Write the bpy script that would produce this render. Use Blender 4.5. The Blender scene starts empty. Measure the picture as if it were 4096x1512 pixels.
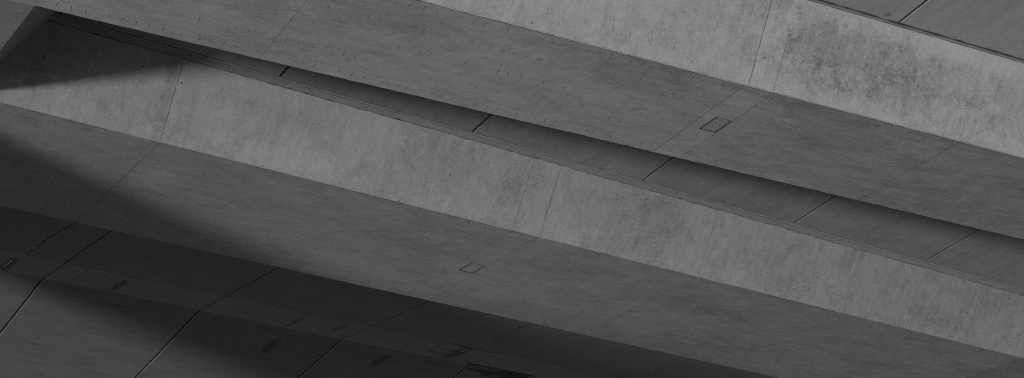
import bpy, bmesh, math, random
from mathutils import Vector, Matrix
random.seed(7)
R = math.radians
sc = bpy.context.scene
COL = sc.collection

# ------------------------------------------------------------------ camera
# a photographer on the bank looks up at 24.3 degrees under a wide viaduct of box girders
CAM_Z = 1.6
cam = bpy.data.cameras.new('camera')
cam.sensor_width = 36.0
cam.lens = 36.0 * 7000 / 4096
cam.clip_start = 0.5
cam.clip_end = 2000
camo = bpy.data.objects.new('camera', cam)
camo.location = (0, 0, CAM_Z)
camo.rotation_euler = (R(90 + 24.3), 0, 0)
COL.objects.link(camo)
sc.camera = camo

# ------------------------------------------------------------------ frames of the bridge (metres)
def azv(a): return Vector((math.sin(R(a)), math.cos(R(a)), 0))
Z0 = CAM_Z + 25.0                                  # height of the soffits
class Frame:
    def __init__(s, o, az, slope=(0, 0)):
        s.o = Vector(o); s.g = azv(az); s.t = azv(az - 90); s.sl = slope
    def P(s, g, t, z):
        return s.o + s.g * g + s.t * (t + s.sl[0] * g) + Vector((0, 0, z + s.sl[1] * g))
FA = Frame((0, 43.8686, Z0), 62.2)
FB = Frame((-0.0756, 59.0176, Z0), 57.3)
FBD = Frame((-0.0756, 59.0176, Z0), 57.3, (0.0023, -0.0035))
W57 = R(57)

# ------------------------------------------------------------------ sky and sun
# the low sun reaches the underside by way of the water: it travels along the girders, away and 16 degrees upward
SUN_T, SUN_Z = 0.56, 0.31
Ldir = (FB.g + FB.t * SUN_T + Vector((0, 0, SUN_Z))).normalized()
world = bpy.data.worlds.new('World')
sc.world = world
world.use_nodes = True
wn, wl = world.node_tree.nodes, world.node_tree.links
for n in list(wn): wn.remove(n)
out = wn.new('ShaderNodeOutputWorld'); bg = wn.new('ShaderNodeBackground')
sky = wn.new('ShaderNodeTexSky'); sky.sky_type = 'NISHITA'; sky.sun_disc = False
sky.sun_elevation = R(16)
sky.sun_rotation = math.atan2(-Ldir.x, -Ldir.y)
sky.air_density = 1.0; sky.dust_density = 2.0; sky.ozone_density = 1.0
tc = wn.new('ShaderNodeTexCoord'); sep = wn.new('ShaderNodeSeparateXYZ'); cmb = wn.new('ShaderNodeCombineXYZ')
ab = wn.new('ShaderNodeMath'); ab.operation = 'ABSOLUTE'
bw = wn.new('ShaderNodeRGBToBW')
wl.new(tc.outputs['Generated'], sep.inputs[0])
wl.new(sep.outputs['X'], cmb.inputs['X']); wl.new(sep.outputs['Y'], cmb.inputs['Y'])
wl.new(sep.outputs['Z'], ab.inputs[0]); wl.new(ab.outputs[0], cmb.inputs['Z'])   # calm water mirrors the sky
wl.new(cmb.outputs[0], sky.inputs['Vector'])
wl.new(sky.outputs[0], bw.inputs[0])                                              # black-and-white photograph
wl.new(bw.outputs[0], bg.inputs['Color'])
bg.inputs['Strength'].default_value = 0.06
wl.new(bg.outputs[0], out.inputs['Surface'])

sun = bpy.data.lights.new('sun', 'SUN')
sun.energy = 3.0
sun.angle = R(5.0)
sun.color = (1, 1, 1)
suno = bpy.data.objects.new('sun', sun)
suno.rotation_euler = Ldir.to_track_quat('-Z', 'Y').to_euler()
suno.location = (-60, 20, 5)
COL.objects.link(suno)

sc.view_settings.view_transform = 'Standard'
sc.view_settings.look = 'None'
sc.view_settings.exposure = 0.0
sc.view_settings.gamma = 1.0
sc.view_settings.use_curve_mapping = False
sc.render.engine = 'CYCLES'
sc.cycles.use_denoising = False          # a denoiser would wipe the grain of the concrete
sc.cycles.use_adaptive_sampling = False
sc.cycles.filter_width = 1.0
sc.cycles.sample_clamp_indirect = 2.0
sc.cycles.max_bounces = 8
sc.cycles.diffuse_bounces = 5

# ------------------------------------------------------------------ materials
class NB:
    """small helper to write shader maths"""
    def __init__(s, m):
        m.use_nodes = True
        s.n, s.l = m.node_tree.nodes, m.node_tree.links
        s.bsdf = s.n['Principled BSDF']
    def link(s, a, b): s.l.new(a, b)
    def math(s, op, a, b=None, c=None, clamp=False):
        n = s.n.new('ShaderNodeMath'); n.operation = op; n.use_clamp = clamp
        for i, v in enumerate((a, b, c)):
            if v is None: continue
            if isinstance(v, (int, float)): n.inputs[i].default_value = v
            else: s.l.new(v, n.inputs[i])
        return n.outputs[0]
    def mapping(s, vec, scale=(1, 1, 1), loc=(0, 0, 0), rot=0):
        n = s.n.new('ShaderNodeMapping')
        n.inputs['Scale'].default_value = scale
        n.inputs['Location'].default_value = loc
        n.inputs['Rotation'].default_value = (0, 0, rot)
        s.l.new(vec, n.inputs['Vector']); return n.outputs[0]
    def noise(s, vec, scale, detail=5, rough=0.55, dist=0.0):
        n = s.n.new('ShaderNodeTexNoise')
        n.inputs['Scale'].default_value = scale; n.inputs['Detail'].default_value = detail
        n.inputs['Roughness'].default_value = rough; n.inputs['Distortion'].default_value = dist
        s.l.new(vec, n.inputs['Vector']); return n.outputs['Fac']
    def ramp(s, v, a, b, lo=0.0, hi=1.0):
        n = s.n.new('ShaderNodeMapRange'); n.interpolation_type = 'SMOOTHSTEP'
        n.inputs['From Min'].default_value = a; n.inputs['From Max'].default_value = b
        n.inputs['To Min'].default_value = lo; n.inputs['To Max'].default_value = hi
        s.l.new(v, n.inputs['Value']); return n.outputs[0]
    def voronoi(s, vec, scale):
        n = s.n.new('ShaderNodeTexVoronoi'); n.inputs['Scale'].default_value = scale
        s.l.new(vec, n.inputs['Vector']); return n.outputs['Distance'], n.outputs['Color']

def concrete(name, base, grain='u', cloud=0.2, mottle=0.3, fine=0.3, streak=0.12, holes=0.5, patch=0.0,
             stains_and_falloff=(), seed=0.0, vary=0.04):
    """cast concrete: clouding, form-board grain, blow holes, mottled patches and stains (the widest paint light falloff) at given places (u, v, ru, rv, amount)"""
    m = bpy.data.materials.new(name); b = NB(m)
    uv = b.n.new('ShaderNodeUVMap'); uv.uv_map = 'metres'
    v0 = b.mapping(uv.outputs[0], loc=(seed, seed * 0.7, seed * 0.3))
    st = (0.62, 1.25, 1) if grain == 'u' else (1.15, 0.7, 1)
    n1 = b.noise(b.mapping(v0, scale=st), 0.55, 6, 0.62, 0.6)
    n2 = b.noise(b.mapping(v0, scale=st), 2.3, 9, 0.70, 0.7)
    n3 = b.noise(v0, 13, 5, 0.75)
    n6 = b.noise(v0, 34, 3, 0.7)
    sscale = (0.45, 2.2, 1) if grain == 'u' else (2.0, 0.32, 1)
    n4 = b.noise(b.mapping(v0, scale=sscale), 1.2, 7, 0.66, 0.5)
    def dev(n, w): return b.math('MULTIPLY', b.math('SUBTRACT', n, 0.5), w * 2)
    tot = dev(n1, cloud)
    for n, w in ((n2, mottle), (n3, fine), (n6, fine), (n4, streak)):
        tot = b.math('ADD', tot, dev(n, w))
    grit = b.ramp(b.noise(v0, 7.0, 6, 0.78), 0.42, 0.58)
    if patch:
        # weathered zones where a dark skin is speckled with paler grains
        pm = b.ramp(b.noise(b.mapping(v0, loc=(3.1, 8.2, 0), scale=(0.6, 0.9, 1)), 0.75, 7, 0.68, 0.3), 0.47, 0.62)
        tot = b.math('SUBTRACT', tot, b.math('MULTIPLY', pm, b.math('MULTIPLY', b.math('SUBTRACT', 1.15, grit), patch)))
    warp = b.noise(v0, 1.5, 7, 0.72)
    warp2 = b.noise(v0, 6.0, 5, 0.75)
    wsum = b.math('ADD', dev(warp, 1.1), dev(warp2, 0.6))
    sx = b.n.new('ShaderNodeSeparateXYZ'); b.link(uv.outputs[0], sx.inputs[0])
    for (cu, cv, ru, rv, amt) in stains_and_falloff:
        du = b.math('DIVIDE', b.math('SUBTRACT', sx.outputs['X'], cu), ru)
        dv = b.math('DIVIDE', b.math('SUBTRACT', sx.outputs['Y'], cv), rv)
        d = b.math('SQRT', b.math('ADD', b.math('MULTIPLY', du, du), b.math('MULTIPLY', dv, dv)))
        broad = ru > 7                                   # smooth blob; the widest ones paint light fading to the right
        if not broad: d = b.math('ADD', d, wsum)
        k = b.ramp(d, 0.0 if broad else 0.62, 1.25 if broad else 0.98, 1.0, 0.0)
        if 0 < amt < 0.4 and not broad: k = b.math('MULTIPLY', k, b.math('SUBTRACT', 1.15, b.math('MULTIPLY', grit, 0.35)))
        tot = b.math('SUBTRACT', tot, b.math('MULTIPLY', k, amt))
    # blow holes of two sizes
    hsum = None
    for sc_, pw, mx, off in ((4.3, 4.0, 0.17, 0.0), (9.0, 3.0, 0.20, 5.3)):
        dist, colr = b.voronoi(b.mapping(v0, loc=(off, off, 0)), sc_)
        cs = b.n.new('ShaderNodeSeparateColor'); b.link(colr, cs.inputs[0])
        size = b.math('MULTIPLY', b.math('POWER', cs.outputs[0], pw), mx)
        h = b.ramp(b.math('SUBTRACT', dist, size), -0.04, 0.01, 1.0, 0.0)
        h = b.math('MULTIPLY', h, b.ramp(cs.outputs[1], 0.45, 0.55))
        hsum = h if hsum is None else b.math('MAXIMUM', hsum, h)
    hole = b.math('MULTIPLY', hsum, b.ramp(n2, 0.42, 0.58, 0.25, 1.0))
    tot = b.math('SUBTRACT', tot, b.math('MULTIPLY', hole, holes))
    info = b.n.new('ShaderNodeObjectInfo')
    tot = b.math('ADD', tot, dev(info.outputs['Random'], vary * 0.5))
    cs2 = b.n.new('ShaderNodeSeparateColor'); b.link(info.outputs['Color'], cs2.inputs[0])
    val = b.math('MULTIPLY', b.math('MULTIPLY', b.math('MAXIMUM', b.math('ADD', tot, 1.0), 0.12), base), cs2.outputs[0])   # tone per panel, in part painted light falloff
    cc = b.n.new('ShaderNodeCombineColor')
    for i in range(3): b.link(val, cc.inputs[i])
    b.link(cc.outputs[0], b.bsdf.inputs['Base Color'])
    b.bsdf.inputs['Roughness'].default_value = 0.88
    b.bsdf.inputs['Specular IOR Level'].default_value = 0.25
    bump = b.n.new('ShaderNodeBump'); bump.inputs['Strength'].default_value = 0.4; bump.inputs['Distance'].default_value = 0.03
    hh = b.math('SUBTRACT', b.math('ADD', b.math('MULTIPLY', n3, 0.5), b.math('MULTIPLY', n2, 0.8)), hole)
    b.link(hh, bump.inputs['Height']); b.link(bump.outputs[0], b.bsdf.inputs['Normal'])
    return m

def plain(name, val, rough=0.8, metal=0.0, var=0.25):
    m = bpy.data.materials.new(name); b = NB(m)
    tcn = b.n.new('ShaderNodeTexCoord')
    n = b.noise(tcn.outputs['Object'], 9, 5, 0.65)
    v = b.math('MULTIPLY', b.math('ADD', b.math('MULTIPLY', b.math('SUBTRACT', n, 0.5), var * 2), 1.0), val)
    cc = b.n.new('ShaderNodeCombineColor')
    for i in range(3): b.link(v, cc.inputs[i])
    b.link(cc.outputs[0], b.bsdf.inputs['Base Color'])
    b.bsdf.inputs['Roughness'].default_value = rough; b.bsdf.inputs['Metallic'].default_value = metal
    return m

M = {}
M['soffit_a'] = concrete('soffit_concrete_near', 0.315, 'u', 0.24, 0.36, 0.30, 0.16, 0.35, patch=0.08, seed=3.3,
    stains_and_falloff=((-3.5, 1.2, 3.2, 1.2, 0.10), (5.5, 1.2, 2.6, 0.9, 0.12), (9.5, 0.2, 12, 0.5, 0.10), (13, 1.7, 3, 0.9, 0.08), (-7.0, 2.2, 1.3, 1.0, 0.12), (24, 2.6, 20, 40.0, 0.3)))  # widest blob paints the light fading along the near soffit
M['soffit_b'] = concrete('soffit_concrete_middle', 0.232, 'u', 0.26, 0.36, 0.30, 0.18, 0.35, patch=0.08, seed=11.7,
    stains_and_falloff=((-2.8, 3.0, 2.2, 1.0, 0.10), (4.5, 2.0, 3, 1.1, 0.10), (11.5, 2.4, 3, 1.4, 0.10), (14, 5.5, 3, 1.2, 0.10), (27, 4, 24, 60, 0.22)))  # last blob puts the falloff of light into the colour
M['web_a'] = concrete('web_concrete_near', 0.275, 'v', 0.12, 0.34, 0.32, 0.14, 0.8, patch=0.16, seed=5.9,
    stains_and_falloff=((12.4, 1.5, 4.2, 1.5, 0.10), (12.1, 1.7, 3.0, 1.2, 0.09), (10.6, 1.85, 1.8, 1.0, 0.10), (15.6, 1.75, 2.2, 0.9, 0.09), (14.2, 1.1, 2.8, 0.8, 0.08), (10.6, 0.95, 1.2, 0.55, 0.10), (19.0, 1.5, 2.2, 1.3, 0.12), (14.2, 2.75, 5.0, 0.35, -0.10), (8.65, 2.78, 0.5, 0.3, 0.2)))
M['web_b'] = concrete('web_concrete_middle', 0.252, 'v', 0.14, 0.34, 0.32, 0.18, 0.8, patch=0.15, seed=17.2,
    stains_and_falloff=((-3.0, 1.8, 2.4, 0.9, 0.10), (-9.4, 1.9, 1.8, 0.4, 0.08), (5.4, 1.6, 3.2, 1.4, 0.08), (5.9, 1.8, 2.0, 0.9, 0.09), (12.3, 1.2, 2.2, 0.9, 0.06), (21.3, 0.8, 1.8, 0.6, 0.08), (-0.4, 1.7, 0.5, 1.6, 0.10), (-13.85, 1.2, 0.2, 1.9, 0.12), (-18.2, 1.0, 0.3, 1.4, 0.12), (-9.5, 0.5, 2.6, 0.5, -0.12), (27, 1.4, 24, 40, 0.22), (15.85, 2.3, 0.2, 0.9, 0.14)))  # widest blob paints light falling off towards the right end
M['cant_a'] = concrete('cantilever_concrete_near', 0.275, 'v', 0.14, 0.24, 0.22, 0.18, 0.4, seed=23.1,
    stains_and_falloff=((18.0, 2.4, 1.6, 1.8, 0.22), (20.0, 3.0, 0.9, 4, 0.22)))
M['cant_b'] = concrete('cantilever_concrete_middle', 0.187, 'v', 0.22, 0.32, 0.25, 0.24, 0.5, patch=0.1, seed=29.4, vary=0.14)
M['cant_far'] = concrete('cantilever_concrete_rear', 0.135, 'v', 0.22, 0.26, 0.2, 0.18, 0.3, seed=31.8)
M['closure'] = concrete('closure_concrete', 0.165, 'u', 0.18, 0.3, 0.2, 0.25, 0.3, seed=37.5,
    stains_and_falloff=((10.65, 1.2, 0.35, 1.9, 0.6), (10.6, 0.1, 1.8, 0.12, 0.5), (10.3, 1.95, 1.2, 0.14, 0.5), (10.0, 1.1, 1.3, 0.10, 0.45), (-11.95, 2.0, 0.3, 1.5, 0.5), (-6.95, 1.3, 0.2, 1.5, 0.4), (1.9, 1.5, 0.2, 1.6, 0.35), (4.0, 1.0, 0.2, 1.0, 0.3), (14.0, 2.7, 2.6, 0.3, 0.7), (15.3, 3.1, 0.8, 0.7, 0.75)))
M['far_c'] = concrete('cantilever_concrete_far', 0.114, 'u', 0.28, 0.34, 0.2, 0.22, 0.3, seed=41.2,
    stains_and_falloff=((2.2, 2.0, 0.28, 1.2, 0.4), (7.9, 1.4, 0.3, 0.9, 0.45), (15.0, 0.3, 2.5, 0.6, 0.65), (-6.0, 1.1, 1.0, 0.15, 0.2)))
M['beam'] = concrete('crossbeam_concrete', 0.25, 'u', 0.18, 0.26, 0.25, 0.1, 0.7, seed=47.0)
M['ledge'] = concrete('ledge_concrete', 0.185, 'u', 0.2, 0.4, 0.35, 0.25, 0.7, seed=53.0)
M['lip'] = concrete('lip_concrete', 0.205, 'u', 0.2, 0.45, 0.4, 0.25, 0.7, seed=57.0)
M['core'] = plain('rough_core_concrete', 0.12)
M['mark'] = plain('spacer_imprint', 0.13, var=0.6)
M['seam'] = plain('pale_mortar', 0.35, var=0.5)
M['lime'] = plain('lime_deposit', 0.36, var=0.5)
M['joint'] = plain('joint_dirt', 0.10, var=0.6)
M['edge'] = plain('pale_panel_edge', 0.36, var=0.5)
M['plate'] = plain('worn_steel_plate', 0.215, 0.6, 0.2, 0.5)
M['damp_and_gap_shade'] = plain('damp_crack_and_gap_shade', 0.035, var=0.4)  # damp cracks, and the painted shade of open joints
M['steel'] = plain('galvanised_steel', 0.33, 0.55, 0.25, 0.35)
M['frame'] = plain('dark_steel_frame', 0.07, 0.6, 0.2)

# ------------------------------------------------------------------ builders
def tag(o, label, cat=None, group=None, kind=None):
    if label: o['label'] = label
    if cat: o['category'] = cat
    if group: o['group'] = group
    if kind: o['kind'] = kind
    return o

def thing(name, loc, label, cat, group=None):
    o = bpy.data.objects.new(name, None); COL.objects.link(o)
    o.location = loc; o.empty_display_size = 0.5
    return tag(o, label, cat, group)

def link_mesh(name, verts, faces, uvs, mat, parent=None):
    me = bpy.data.meshes.new(name)
    org = parent_world(parent) if parent else Vector((0, 0, 0))
    me.from_pydata([tuple(Vector(v) - org) for v in verts], [], faces)
    if uvs:
        l = me.uv_layers.new(name='metres')
        for p in me.polygons:
            for li in p.loop_indices: l.data[li].uv = uvs[me.loops[li].vertex_index]
    me.materials.append(mat)
    o = bpy.data.objects.new(name, me); COL.objects.link(o)
    if parent: o.parent = parent
    return o
def parent_world(p):
    v = Vector((0, 0, 0))
    while p: v += Vector(p.location); p = p.parent
    return v

class Plane:
    """surface of a girder: u runs along the girder, v across it, d into the concrete"""
    def __init__(s, F, t0, z0, vt, vz, nt, nz):
        s.F, s.t0, s.z0, s.vt, s.vz, s.nt, s.nz = F, t0, z0, vt, vz, nt, nz
    def __call__(s, u, v, d=0.0):
        return s.F.P(u, s.t0 + s.vt * v + s.nt * d, s.z0 + s.vz * v + s.nz * d)

def prism(name, pl, poly, d0, d1, mat, parent):
    n = len(poly)
    vs = [pl(u, v, d0) for u, v in poly] + [pl(u, v, d1) for u, v in poly]
    fs = [tuple(range(n)), tuple(range(2 * n - 1, n - 1, -1))]
    for i in range(n):
        j = (i + 1) % n; fs.append((i, i + n, j + n, j))
    uv = [(u, v) for u, v in poly] + [(u + d1, v + d1) for u, v in poly]
    o = link_mesh(name, vs, fs, uv, mat, parent)
    bm = bmesh.new(); bm.from_mesh(o.data); bmesh.ops.recalc_face_normals(bm, faces=bm.faces); bm.to_mesh(o.data); bm.free()
    return o

def worn(u0, u1, v, amp, sgn, step=0.22, chip=0.03):
    """points of a chipped arris from u0 to u1 at v; material is lost towards sgn"""
    n = max(2, int(abs(u1 - u0) / step)); pts = []
    for i in range(n + 1):
        u = u0 + (u1 - u0) * i / n
        a = random.random() * amp
        if 0 < i < n and random.random() < 0.06: a += random.random() * chip
        pts.append((u, v + sgn * (a if 0 < i < n else 0)))
    return pts

def ribbon(name, pl, pts, w, mat, parent, d=-0.003, seedj=0.3):
    vs, fs, uv = [], [], []
    for i, (u, v) in enumerate(pts):
        a = pts[max(i - 1, 0)]; c = pts[min(i + 1, len(pts) - 1)]
        dx, dy = c[0] - a[0], c[1] - a[1]; L = math.hypot(dx, dy) or 1
        ww = w * (1 + random.uniform(-seedj, seedj)) * (0.35 if i in (0, len(pts) - 1) else 1) * 0.5
        for sg in (-1, 1):
            p = (u - sg * dy / L * ww, v + sg * dx / L * ww); vs.append(pl(p[0], p[1], d)); uv.append(p)
    for i in range(len(pts) - 1): fs.append((2 * i, 2 * i + 1, 2 * i + 3, 2 * i + 2))
    return link_mesh(name, vs, fs, uv, mat, parent)

def wiggle(pts, step=0.18, amp=0.05):
    res = []
    for a, c in zip(pts, pts[1:]):
        L = math.hypot(c[0] - a[0], c[1] - a[1]); n = max(1, int(L / step))
        for i in range(n):
            k = i / n; res.append((a[0] + (c[0] - a[0]) * k + random.uniform(-amp, amp), a[1] + (c[1] - a[1]) * k + random.uniform(-amp, amp)))
    res.append(pts[-1]); return res

def marks(name, pl, rows, mat, parent, length=0.18, width=0.014):
    """rows of small imprints left by the reinforcement spacers; rows = (u0, u1, v, spacing, keep)"""
    vs, fs = [], []
    for u0, u1, v, sp, keep in rows:
        u = u0
        while u < u1:
            u += sp * random.uniform(0.85, 1.15)
            if random.random() > keep: continue
            for q in range(2 if random.random() < 0.12 else 1):
                uu = u + q * 0.09; vv = v + random.uniform(-0.04, 0.04); hl = length * random.uniform(0.3, 0.6); sl = random.uniform(-0.02, 0.03); w = width * random.uniform(0.6, 1.1)
                b = len(vs)
                vs += [pl(uu - w / 2 - sl, vv - hl, -0.004), pl(uu + w / 2 - sl, vv - hl, -0.004), pl(uu + w / 2 + sl, vv + hl, -0.004), pl(uu - w / 2 + sl, vv + hl, -0.004)]
                fs.append((b, b + 1, b + 2, b + 3))
    o = link_mesh(name, vs, fs, None, mat, parent); o['kind'] = 'stuff'
    return o

JG = 0.003       # half of a cast joint
GG = 0.040       # half of an open joint between cantilever panels

def soffit_panels(pl, joints, v0, v1, mat, parent, hatch=None, tones={}):
    for a, c in zip(joints, joints[1:]):
        k = tones.get(a, 1.0)
        a2, c2 = a + JG, c - JG
        if hatch and abs(a - hatch[0]) < 0.01:
            h0, h1, k0, k1 = hatch[1:]
            poly = worn(a2, c2, v0, 0.006, 1) + [(c2, k0), (h0, k0), (h0, k1), (c2, k1)] + worn(c2, a2, v1, 0.02, -1, 0.22, 0.06)
        else:
            poly = worn(a2, c2, v0, 0.006, 1) + worn(c2, a2, v1, 0.02, -1, 0.22, 0.06)
        prism('soffit_panel', pl, poly, 0, 0.3, mat, parent).color = (k, k, k, 1)

def web_panels(pl, joints, v0, vtop, mat, parent, tones={}):
    for a, c in zip(joints, joints[1:]):
        k = tones.get(a, 1.0)
        a2, c2 = a + JG, c - JG
        prism('web_panel', pl, worn(a2, c2, v0, 0.008, 1) + [(c2, vtop(c2)), (a2, vtop(a2))], random.uniform(-0.002, 0.003), 0.3, mat, parent).color = (k, k, k, 1)

def access_hatch(pl, u0, u1, v0, v1, parent, label):
    h = tag(prism('access_hatch', pl, [(u0 + .035, v0 + .035), (u1 - .035, v0 + .035), (u1 - .035, v1 - .035), (u0 + .035, v1 - .035)], 0.012, 0.03, M['plate'], parent), label)
    # frame round the cover
    vs, fs = [], []
    def box(a, b, c, e, d0, d1):
        k = len(vs)
        for d in (d0, d1): vs.extend([pl(a, c, d), pl(b, c, d), pl(b, e, d), pl(a, e, d)])
        for f in ((0, 1, 2, 3), (7, 6, 5, 4), (0, 4, 5, 1), (1, 5, 6, 2), (2, 6, 7, 3), (3, 7, 4, 0)): fs.append(tuple(k + i for i in f))
    e = 0.016
    box(u0 + .004, u0 + .004 + e, v0, v1, -0.006, 0.04); box(u1 - .004 - e, u1 - .004, v0, v1, -0.006, 0.04)
    box(u0 + .004 + e, u1 - .004 - e, v0, v0 + e, -0.006, 0.04); box(u0 + .004 + e, u1 - .004 - e, v1 - e, v1, -0.006, 0.04)
    f = link_mesh('frame', vs, fs, None, M['frame'], h)
    vs, fs = [], []
    nu, nv = 9, 14
    for i in range(nu):
        for j in range(nv):
            cu = u0 + .075 + (u1 - u0 - .15) * i / (nu - 1); cv = v0 + .075 + (v1 - v0 - .15) * j / (nv - 1)
            if 3 <= i <= 5 and 6 <= j <= 7: continue
            an = R(45 if (i + j) % 2 else -45); k = len(vs)
            ca, sa = math.cos(an), math.sin(an)
            for (p, q) in ((-.034, 0), (0, -.013), (.034, 0), (0, .013)): vs.append(pl(cu + p * ca - q * sa, cv + p * sa + q * ca, 0.0115))
            vs.append(pl(cu, cv, 0.004))
            for a in range(4): fs.append((k + a, k + (a + 1) % 4, k + 4))
    t = link_mesh('tread_studs', vs, fs, None, M['steel'], h); t['kind'] = 'stuff'
    # raised mark plate in the middle
    vs, fs = [], []
    cu, cv = (u0 + u1) / 2, (v0 + v1) / 2
    for i in (-1, 0, 1): box(cu + i * .045 - .015, cu + i * .045 + .015, cv - .035, cv + .035, 0.006, 0.0125)
    link_mesh('centre_plate', vs, fs, None, M['steel'], h)
    prism('recess_back', pl, [(u0 - .02, v0 - .02), (u1 + .03, v0 - .02), (u1 + .03, v1 + .02), (u0 - .02, v1 + .02)], 0.06, 0.12, M['frame'], h)
    return h

# ------------------------------------------------------------------ near girder (A)
LA, RA = -30.0, 40.0
ga = thing('box_girder', FA.P(0, 2.7, 0), 'nearest concrete box girder, at top right, palest web, larger-looking hatch in its soffit', 'girder', 'box girders of the viaduct')
PA_s = Plane(FA, 0, 0, 1, 0, 0, 1)
jA = [LA, -20.9, -13.4, -5.71, 2.02, 8.08, 9.14, 16.58, 24.0, 31.5, RA]
hA = (8.08, 8.49, 9.13, 2.21, 3.18)
soffit_panels(PA_s, jA, 0.012, 5.35, M['soffit_a'], ga, hA, {8.08: 1.07, 9.14: .95, 16.58: .93})  # tones right of the hatch paint the falloff of light
access_hatch(PA_s, 8.495, 9.125, 2.215, 3.175, ga, 'chequer plate access hatch set in the nearest soffit')
PA_w = Plane(FA, 0, 0, -math.cos(W57), math.sin(W57), math.sin(W57), math.cos(W57))
TA = 2.54 / math.sin(W57)
web_panels(PA_w, [LA, -20.9, -13.4, -5.71, 2.08, 8.2, 9.12, 16.57, 24.0, 31.5, RA], 0.02, lambda u: TA, M['web_a'], ga, {8.2: 1.06})
PA_l = Plane(FA, -2.54 / math.tan(W57), 2.54, -math.cos(R(20)), math.sin(R(20)), math.sin(R(20)), math.cos(R(20)))
prism('ledge', PA_l, worn(LA, RA, 0.0, 0.012, 1, 0.3) + [(RA, .075), (LA, .075)], -0.004, .25, M['ledge'], ga)
prism('lip', PA_l, [(LA, .085), (RA, .085)] + worn(RA, LA, .13, 0.012, 1, 0.3), -0.012, .25, M['lip'], ga)
PA_c = Plane(FA, -1.78, 2.60, -math.cos(R(4)), math.sin(R(4)), math.sin(R(4)), math.cos(R(4)))
jc = [LA, -17.0, -9.5, -2.05, 5.43, 12.93, 20.4, 27.9, RA]
for a, c in zip(jc, jc[1:]):
    prism('cantilever_panel', PA_c, [(a + GG, 0.0), (c - GG, 0.0), (c - GG, 9.0), (a + GG, 9.0)], 0, 0.11, M['cant_a'], ga)
    ribbon('gap_shade', PA_c, wiggle([(c - GG - .018, 0.02), (c - GG - .018, 8.9)], 0.3, 0.006), 0.036, M['damp_and_gap_shade'], ga, -0.003, 0.4)  # dark strip paints the unlit depth of the open joint
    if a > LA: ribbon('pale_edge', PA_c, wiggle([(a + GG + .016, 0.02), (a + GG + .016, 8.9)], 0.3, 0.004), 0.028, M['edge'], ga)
prism('deck_slab', PA_c, [(LA, -0.6), (RA, -0.6), (RA, 9.02), (LA, 9.02)], 0.115, 0.40, M['core'], ga)
PA_fw = Plane(FA, 5.35, 0, math.cos(W57), math.sin(W57), -math.sin(W57), math.cos(W57))
prism('web_panel', PA_fw, [(LA, .02), (RA, .02), (RA, 3.6), (LA, 3.6)], 0.006, 0.3, M['web_a'], ga)
prism('deck_slab', Plane(FA, 0, 3.05, 1, 0, 0, 1), [(LA, -1.5), (RA, -1.5), (RA, 7.2), (LA, 7.2)], 0, 0.3, M['core'], ga)
# grooves that run along the soffit
ribbon('formwork_line', PA_s, wiggle([(LA, 4.70), (RA, 4.68)], 1.5, 0.012), 0.010, M['mark'], ga)
ribbon('formwork_line', PA_s, wiggle([(9.3, 0.66), (RA, 0.64)], 1.5, 0.012), 0.010, M['mark'], ga)
ribbon('joint_seam', PA_s, wiggle([(2.02, 0.1), (2.03, 5.3)], 0.2, 0.01), 0.026, M['seam'], ga)
ribbon('joint_seam', PA_w, wiggle([(9.12, 1.9), (9.12, 3.0)], 0.12, 0.012), 0.05, M['seam'], ga)
ribbon('joint_seam', PA_w, wiggle([(2.08, 0.1), (2.09, 2.0)], 0.15, 0.01), 0.016, M['seam'], ga)
marks('spacer_marks', PA_s, [(-6, 24, .36, .37, .6), (-12, 10, 1.5, .37, .35), (-12, 24, 2.72, .37, .12), (-12, 10, 3.92, .37, .4), (-12.2, 24, 4.95, .37, .7)], M['mark'], ga, 0.22, 0.016)
marks('spacer_marks', PA_w, [(-6, 24, .6, .3, .5), (-6, 24, 2.2, .3, .4)], M['mark'], ga, 0.2, 0.014)
for u, w in ((-5.71, .005), (8.08, .016), (9.14, .009), (16.58, .016)):
    ribbon('joint_line', PA_s, wiggle([(u, 0.03), (u, 5.33)], 0.25, 0.006), w, M['joint'], ga, -0.003, 0.6)
for u, w in ((8.2, .02), (9.12, .014), (16.57, .008)):
    ribbon('joint_line', PA_w, wiggle([(u, 0.05), (u, TA - .03)], 0.2, 0.008), w, M['joint'], ga, -0.005, 0.6)
ribbon('dirt_line', PA_s, wiggle([(LA, 0.03), (RA, 0.03)], 0.3, 0.006), 0.03, M['joint'], ga, -0.003, 0.8)
ribbon('dirt_line', PA_l, wiggle([(LA, 0.128), (RA, 0.128)], 0.3, 0.006), 0.05, M['damp_and_gap_shade'], ga, -0.016, 0.6)
ribbon('dirt_line', PA_l, wiggle([(LA, 0.005), (RA, 0.005)], 0.3, 0.006), 0.03, M['joint'], ga, -0.010, 0.8)
for u0, u1, v in ((7.7, 8.6, .22), (9.3, 10.5, .2), (10.8, 12.2, .27), (12.5, 13.6, .3), (14.6, 15.8, .24), (8.2, 8.9, 1.35)):
    ribbon('scratch', PA_s, wiggle([(u0, v), (u1, v + .02)], 0.07, 0.035), 0.016, M['joint'], ga, -0.004, 0.7)
# round cast-in disc on the cantilever
def disc(pl, cu, cv, r, parent):
    pts = [(cu + r * math.cos(k * math.pi / 9), cv + r * math.sin(k * math.pi / 9)) for k in range(18)]
    return prism('cast_in_disc', pl, pts, -0.004, 0.02, M['ledge'], parent)
disc(PA_c, 12.28, 0.2, 0.13, ga)

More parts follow.
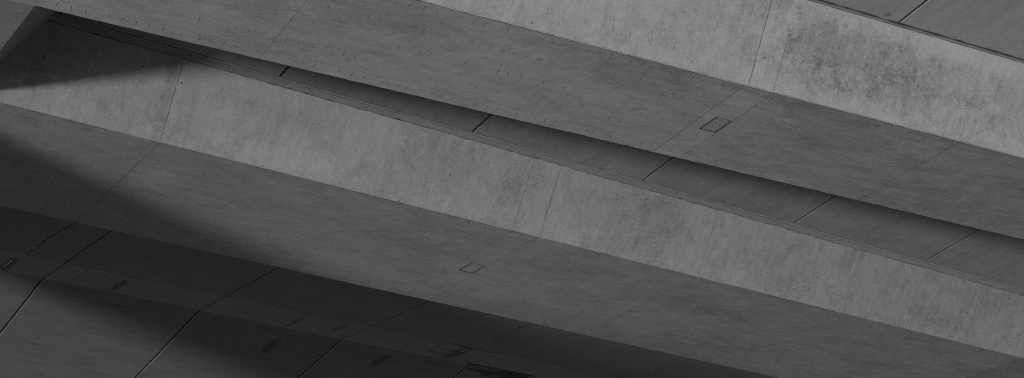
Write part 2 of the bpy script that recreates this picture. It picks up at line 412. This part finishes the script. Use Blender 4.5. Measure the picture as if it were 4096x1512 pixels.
# ------------------------------------------------------------------ middle girder (B)
LB, RB = -32.0, 46.0
gb = thing('box_girder', FB.P(0, 4, 0), 'middle concrete box girder, crossed by slanting shadows at its left end', 'girder', 'box girders of the viaduct')
PB_s = Plane(FB, 0, 0, 1, 0, 0, 1)
jB = [LB, -21.2, -13.63, -5.94, 0.08, 1.20, 8.66, 16.2, 23.3, 26.88, 34.0, RB]
hB = (0.08, 0.47, 1.10, 3.48, 4.44)
soffit_panels(PB_s, jB, 0.012, 7.92, M['soffit_b'], gb, hB, {0.08: 1.04, 16.2: .97, 26.88: .8})  # slightly lowered tone paints fading light; last panel is darker concrete
# strip between the hatch and the next joint
access_hatch(PB_s, 0.475, 1.105, 3.485, 4.435, gb, 'chequer plate access hatch set in the middle soffit')
prism('hatch_margin', PB_s, [(1.112, 3.49), (1.186, 3.49), (1.186, 4.43), (1.112, 4.43)], 0, 0.3, M['soffit_b'], gb)
PB_w = Plane(FB, 0, 0, -math.cos(W57), math.sin(W57), math.sin(W57), math.cos(W57))
TB = lambda u: (2.335 - 0.0035 * u) / math.sin(W57)
web_panels(PB_w, [LB, -24.5, -18.0, -13.64, -5.87, 0.1, 1.28, 8.70, 16.06, 23.28, 30.7, RB], 0.02, TB, M['web_b'], gb, {8.70: .99, 16.06: .98, 23.28: .97})  # tones step down rightwards as painted light falloff
PB_l = Plane(FBD, -2.335 / math.tan(W57), 2.335, -math.cos(R(20)), math.sin(R(20)), math.sin(R(20)), math.cos(R(20)))
prism('ledge', PB_l, worn(LB, RB, 0.0, 0.03, 1, 0.2, 0.05) + [(RB, .28), (LB, .28)], -0.004, .25, M['ledge'], gb)
prism('lip', PB_l, [(LB, .295), (RB, .295)] + worn(RB, LB, .385, 0.012, 1, 0.3), -0.012, .25, M['lip'], gb)
PB_c = Plane(FBD, -1.90, 2.465, -math.cos(R(6)), math.sin(R(6)), math.sin(R(6)), math.cos(R(6)))
tip = lambda u: -(-4.6 - 0.0857 * (u + 20)) - 1.90
jc = [LB, -25.5, -17.95, -10.36, -2.78, 4.76, 12.24, 19.50, 27.0, 34.5, RB]
for a, c in zip(jc, jc[1:]):
    a2, c2 = a + GG, c - GG
    prism('cantilever_panel', PB_c, [(a2, 0.0), (c2, 0.0), (c2, tip(c2)), (a2, tip(a2))], 0, 0.11, M['cant_b'], gb)
    ribbon('gap_shade', PB_c, wiggle([(c2 - .016, 0.02), (c2 - .016, tip(c2))], 0.3, 0.006), 0.034, M['damp_and_gap_shade'], gb, -0.003, 0.5)  # painted shade of the gap, laid on the panel beside it
    mid = (a + c) / 2
    ribbon('formwork_line', PB_c, wiggle([(mid, 0.05), (mid + .02, tip(mid))], 0.5, 0.008), 0.012, M['mark'], gb)
prism('deck_slab', PB_c, [(LB, -0.5), (RB, -0.5), (RB, tip(RB)), (LB, tip(LB))], 0.115, 0.40, M['core'], gb)
PB_fw = Plane(FB, 7.92, 0, math.cos(W57), math.sin(W57), -math.sin(W57), math.cos(W57))
prism('web_panel', PB_fw, [(LB, .02), (RB, .02), (RB, 2.9), (LB, 2.9)], 0.006, 0.3, M['web_b'], gb)
prism('deck_slab', Plane(FB, 0, 2.9, 1, 0, 0, 1), [(LB, -1.6), (RB, -1.6), (RB, 9.6), (LB, 9.6)], 0, 0.3, M['core'], gb)
# rear cantilever and the closure strip cast between two girders
a47 = R(4.7)
PB_f = Plane(FB, 9.83, 2.5, math.cos(a47), math.sin(a47), -math.sin(a47), math.cos(a47))
vS = (20.2 - 9.83) / math.cos(a47); vK = (23.15 - 9.83) / math.cos(a47)
jf = [LB, -25.0, -17.5, -10.0, -2.45, 5.05, 12.40, 19.70, 27.1, 34.6, RB]
PB_k = Plane(FB, 20.2, 2.5 + math.sin(a47) * vS, math.cos(a47), math.sin(a47), -math.sin(a47), math.cos(a47))
for a, c in zip(jf, jf[1:]):
    prism('cantilever_panel', PB_f, [(a + GG, -0.6), (c - GG, -0.6), (c - GG, vS - .006), (a + GG, vS - .006)], 0, 0.10, M['cant_far'], gb)
    prism('closure_panel', PB_k, [(a + GG, .006), (c - GG, .006), (c - GG, vK - vS), (a + GG, vK - vS)], -0.002, 0.10, M['closure'], gb)
prism('deck_slab', PB_f, [(LB, -0.8), (RB, -0.8), (RB, vK + .1), (LB, vK + .1)], 0.105, 0.40, M['core'], gb)
a85 = R(8.5)
zK = 2.5 + math.sin(a47) * vK
PC_c = Plane(FB, 23.16, zK, math.cos(a85), -math.sin(a85), math.sin(a85), math.cos(a85))
# cracks with lime that seeps out of them
def crack(pl, pts, w, lime=None):
    o = ribbon('crack', pl, wiggle(pts, 0.16, 0.04), w, M['damp_and_gap_shade'], gb, -0.004, 0.6)
    if lime:
        ribbon('lime_deposit', pl, wiggle(lime, 0.12, 0.05), 0.055, M['lime'], o, -0.010, 0.5)
vc = lambda t: (t - 9.83) / math.cos(a47)
vk = lambda t: (t - 20.2) / math.cos(a47)
crack(PB_f, [(-11.51, vc(14.6)), (-11.71, vc(16.55)), (-11.75, vc(17.84)), (-11.72, vc(19.1)), (-11.76, vc(20.0))], 0.10, [(-11.78, vc(18.8)), (-11.76, vc(19.3))])
crack(PB_k, [(-11.96, vk(20.9)), (-12.02, vk(22.27)), (-12.05, vk(23.05))], 0.12, [(-11.97, vk(21.3)), (-12.02, vk(22.7))])
crack(PB_k, [(-6.95, vk(20.3)), (-6.9, vk(21.48)), (-6.97, vk(22.7))], 0.10, [(-6.93, vk(20.4)), (-6.9, vk(21.0))])
crack(PB_k, [(-8.91, vk(20.4)), (-8.87, vk(23.1))], 0.03)
crack(PB_k, [(1.84, vk(20.4)), (1.94, vk(22.9))], 0.06, [(1.86, vk(20.5)), (1.88, vk(21.1))])
crack(PB_k, [(4.14, vk(20.4)), (3.83, vk(22.0))], 0.06, [(4.1, vk(20.5)), (4.06, vk(20.9))])
crack(PB_k, [(10.75, vk(20.25)), (10.63, vk(20.96)), (10.6, vk(22.71))], 0.16, [(10.7, vk(20.5)), (10.64, vk(21.4))])
crack(PB_f, [(10.58, vc(14.6)), (10.5, vc(16.0))], 0.07)
crack(PB_k, [(12.5, vk(22.85)), (14.2, vk(22.8)), (15.8, vk(22.7))], 0.14)
crack(PB_k, [(9.1, vk(20.22)), (10.6, vk(20.25)), (12.2, vk(20.23))], 0.06)
for u, w in ((-13.63, .018), (0.08, .008), (1.20, .009), (8.66, .013), (16.2, .006), (26.88, .025)):
    ribbon('joint_line', PB_s, wiggle([(u, 0.03), (u, 7.9)], 0.25, 0.008), w, M['joint'], gb, -0.003, 0.6)
for u, w in ((-13.64, .010), (0.1, .013), (1.28, .012), (8.70, .009), (16.06, .007), (23.28, .012)):
    ribbon('joint_line', PB_w, wiggle([(u, 0.05), (u, TB(u) - .03)], 0.2, 0.012), w, M['joint'], gb, -0.005, 0.6)
ribbon('dirt_line', PB_s, wiggle([(LB, 0.035), (RB, 0.035)], 0.3, 0.008), 0.035, M['joint'], gb, -0.003, 0.8)
ribbon('dirt_line', PB_l, wiggle([(LB, 0.385), (RB, 0.385)], 0.3, 0.006), 0.028, M['joint'], gb, -0.016, 0.8)
ribbon('dirt_line', PB_l, wiggle([(LB, 0.288), (RB, 0.288)], 0.3, 0.006), 0.022, M['joint'], gb, -0.014, 0.8)
ribbon('dirt_line', PB_l, wiggle([(LB, 0.012), (RB, 0.012)], 0.25, 0.014), 0.028, M['joint'], gb, -0.010, 0.8)
ribbon('dirt_line', PB_k, wiggle([(LB, 0.0), (RB, 0.0)], 0.6, 0.02), 0.010, M['joint'], gb, -0.006, 0.8)
# grooves, seams, imprints
ribbon('formwork_line', PB_s, wiggle([(LB, 3.93), (-5.95, 3.94)], 1.5, 0.012), 0.014, M['mark'], gb)
ribbon('formwork_line', PB_s, wiggle([(9.0, 3.95), (RB, 4.05)], 1.5, 0.012), 0.008, M['mark'], gb)
ribbon('joint_seam', PB_s, wiggle([(-5.94, 0.1), (-5.94, 7.8)], 0.2, 0.01), 0.016, M['seam'], gb)
ribbon('joint_seam', PB_w, wiggle([(-5.87, 0.1), (-5.86, 2.7)], 0.15, 0.01), 0.014, M['seam'], gb)
ribbon('joint_seam', PB_w, wiggle([(16.06, 1.6), (16.08, 2.7)], 0.12, 0.014), 0.04, M['seam'], gb)
marks('spacer_marks', PB_s, [(-20, 26, 1.44, .37, .35), (-20, 26, 0.4, .37, .2), (-20, 26, 3.73, .37, .3), (-20, 26, 4.46, .37, .3), (-20, 26, 6.38, .37, .4), (-20, 26, 7.4, .37, .3)], M['mark'], gb)
marks('spacer_marks', PB_w, [(-4, 26, .62, .3, .2), (-13, 26, 2.15, .3, .25)], M['mark'], gb, 0.2, 0.013)

# ------------------------------------------------------------------ far girder (C): its cantilever closes the bottom left corner
gc = thing('box_girder', FB.P(0, 40, 0), 'farthest concrete box girder, only its sloping underside shows at bottom left', 'girder', 'box girders of the viaduct')
for a, c in zip(jf, jf[1:]):
    prism('cantilever_panel', PC_c, [(a + GG, 0.008), (c - GG, 0.008), (c - GG, 14.0), (a + GG, 14.0)], 0, 0.11, M['far_c'], gc)
    ribbon('gap_shade', PC_c, wiggle([(c - GG - .02, 0.05), (c - GG - .02, 13.9)], 0.3, 0.008), 0.04, M['damp_and_gap_shade'], gc, -0.003, 0.5)  # joint shade painted as a dark strip along the panel
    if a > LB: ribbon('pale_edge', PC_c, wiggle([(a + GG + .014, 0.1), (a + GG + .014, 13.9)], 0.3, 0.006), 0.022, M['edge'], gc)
prism('deck_slab', PC_c, [(LB, -.05), (RB, -.05), (RB, 14.2), (LB, 14.2)], 0.115, 0.5, M['core'], gc)
tC = 23.16 + 14 * math.cos(a85); zC = zK - 14 * math.sin(a85)
PC_w = Plane(FB, tC, zC, math.cos(W57), -math.sin(W57), math.sin(W57), math.cos(W57))
for a, c in zip(jf, jf[1:]):
    prism('web_panel', PC_w, [(a + JG, 0.02), (c - JG, 0.02), (c - JG, 2.4), (a + JG, 2.4)], 0, 0.3, M['web_b'], gc)
    prism('soffit_panel', Plane(FB, tC + 2.4 * math.cos(W57), zC - 2.4 * math.sin(W57), 1, 0, 0, 1), [(a + JG, .012), (c - JG, .012), (c - JG, 8), (a + JG, 8)], 0, 0.3, M['soffit_b'], gc)
ribbon('formwork_line', PC_c, wiggle([(LB, 4.6), (RB, 4.5)], 1.5, 0.012), 0.03, M['mark'], gc)

# ------------------------------------------------------------------ crossbeam between the near and the middle girder
def edgeA(u): return -6.41 - 0.0857 * (u + 20)       # far soffit arris of the near girder in the middle girder's frame
xb = thing('crossbeam', FB.P(-22, -3.2, 0), 'concrete crossbeam joining two girders in the top left corner', 'crossbeam')
g0, g1 = -26.0, -20.0
sl = 0.73
def xpt(u, t, z): return FB.P(u, t, z)
# soffit board, then the solid body above it
vs, fs, uv = [], [], []
zt = 2.72
quad = [(g0, edgeA(g0) + .012), (g1, edgeA(g1) + .012), (g1, -0.012), (g0, -0.012)]
o = prism('soffit_panel', PB_s, quad, 0.0, 0.03, M['beam'], xb); o.color = (.82, .82, .82, 1)
top = [(g0 - sl * zt, edgeA(g0) + 1.5), (g1 + sl * zt, edgeA(g1) + 1.5), (g1 + sl * zt, -1.6), (g0 - sl * zt, -1.6)]
bot = [(g0 - .02, edgeA(g0) + .05), (g1 + .006, edgeA(g1) + .012), (g1 + .006, -0.005), (g0 - .02, -0.005)]
vs = [xpt(u, t, .008) for u, t in bot] + [xpt(u, t, zt) for u, t in top]
fs = [(0, 1, 2, 3), (7, 6, 5, 4), (0, 4, 5, 1), (1, 5, 6, 2), (2, 6, 7, 3), (3, 7, 4, 0)]
uv = [(u, t) for u, t in bot] + [(u + 2, t) for u, t in top]
link_mesh('body', vs, fs, uv, M['beam'], xb)

# ------------------------------------------------------------------ unseen beam added behind the middle girder to shade the rear cantilever
shade_beam = thing('crossbeam', FB.P(-21.6, 13.5, 0), 'added unseen concrete beam behind the middle girder, shading the rear cantilever', 'crossbeam')
PX = Plane(FB, 0, 0, 1, 0, 0, 1)
def slab(name, g0, g1, sec, mat, parent):
    """solid whose section is given across the bridge as (t, z) points"""
    n = len(sec)
    vs = [FB.P(g0, t, z) for t, z in sec] + [FB.P(g1, t, z) for t, z in sec]
    fs = [tuple(range(n)), tuple(range(2 * n - 1, n - 1, -1))] + [(i, i + n, (i + 1) % n + n, (i + 1) % n) for i in range(n)]
    o = link_mesh(name, vs, fs, [(t, z) for t, z in sec] + [(t + 2, z) for t, z in sec], mat, parent)
    bm = bmesh.new(); bm.from_mesh(o.data); bmesh.ops.recalc_face_normals(bm, faces=bm.faces); bm.to_mesh(o.data); bm.free()
    return o
slab('body', -23.2, -20.0, [(8.1, 0.0), (17.2, 0.0), (19.0, 3.05), (9.9, 2.45)], M['beam'], shade_beam)

# ------------------------------------------------------------------ unseen pier left of the frame, shaped and placed to shade the girders
pr = thing('shade_pier', FB.P(-31, -7, -26.6), 'unseen concrete pier left of the frame, shaped and placed to shade the girders', 'shade_pier')
slab('shade_shaft', -32.0, -30.0, [(-4.1, -0.06), (12.46, -0.06), (12.46, -3.07), (5.7, -14.7), (5.7, -26.6), (-18.1, -26.6), (-18.1, -15.0), (-7.7, -9.3), (-4.1, -3.07)], M['beam'], pr)
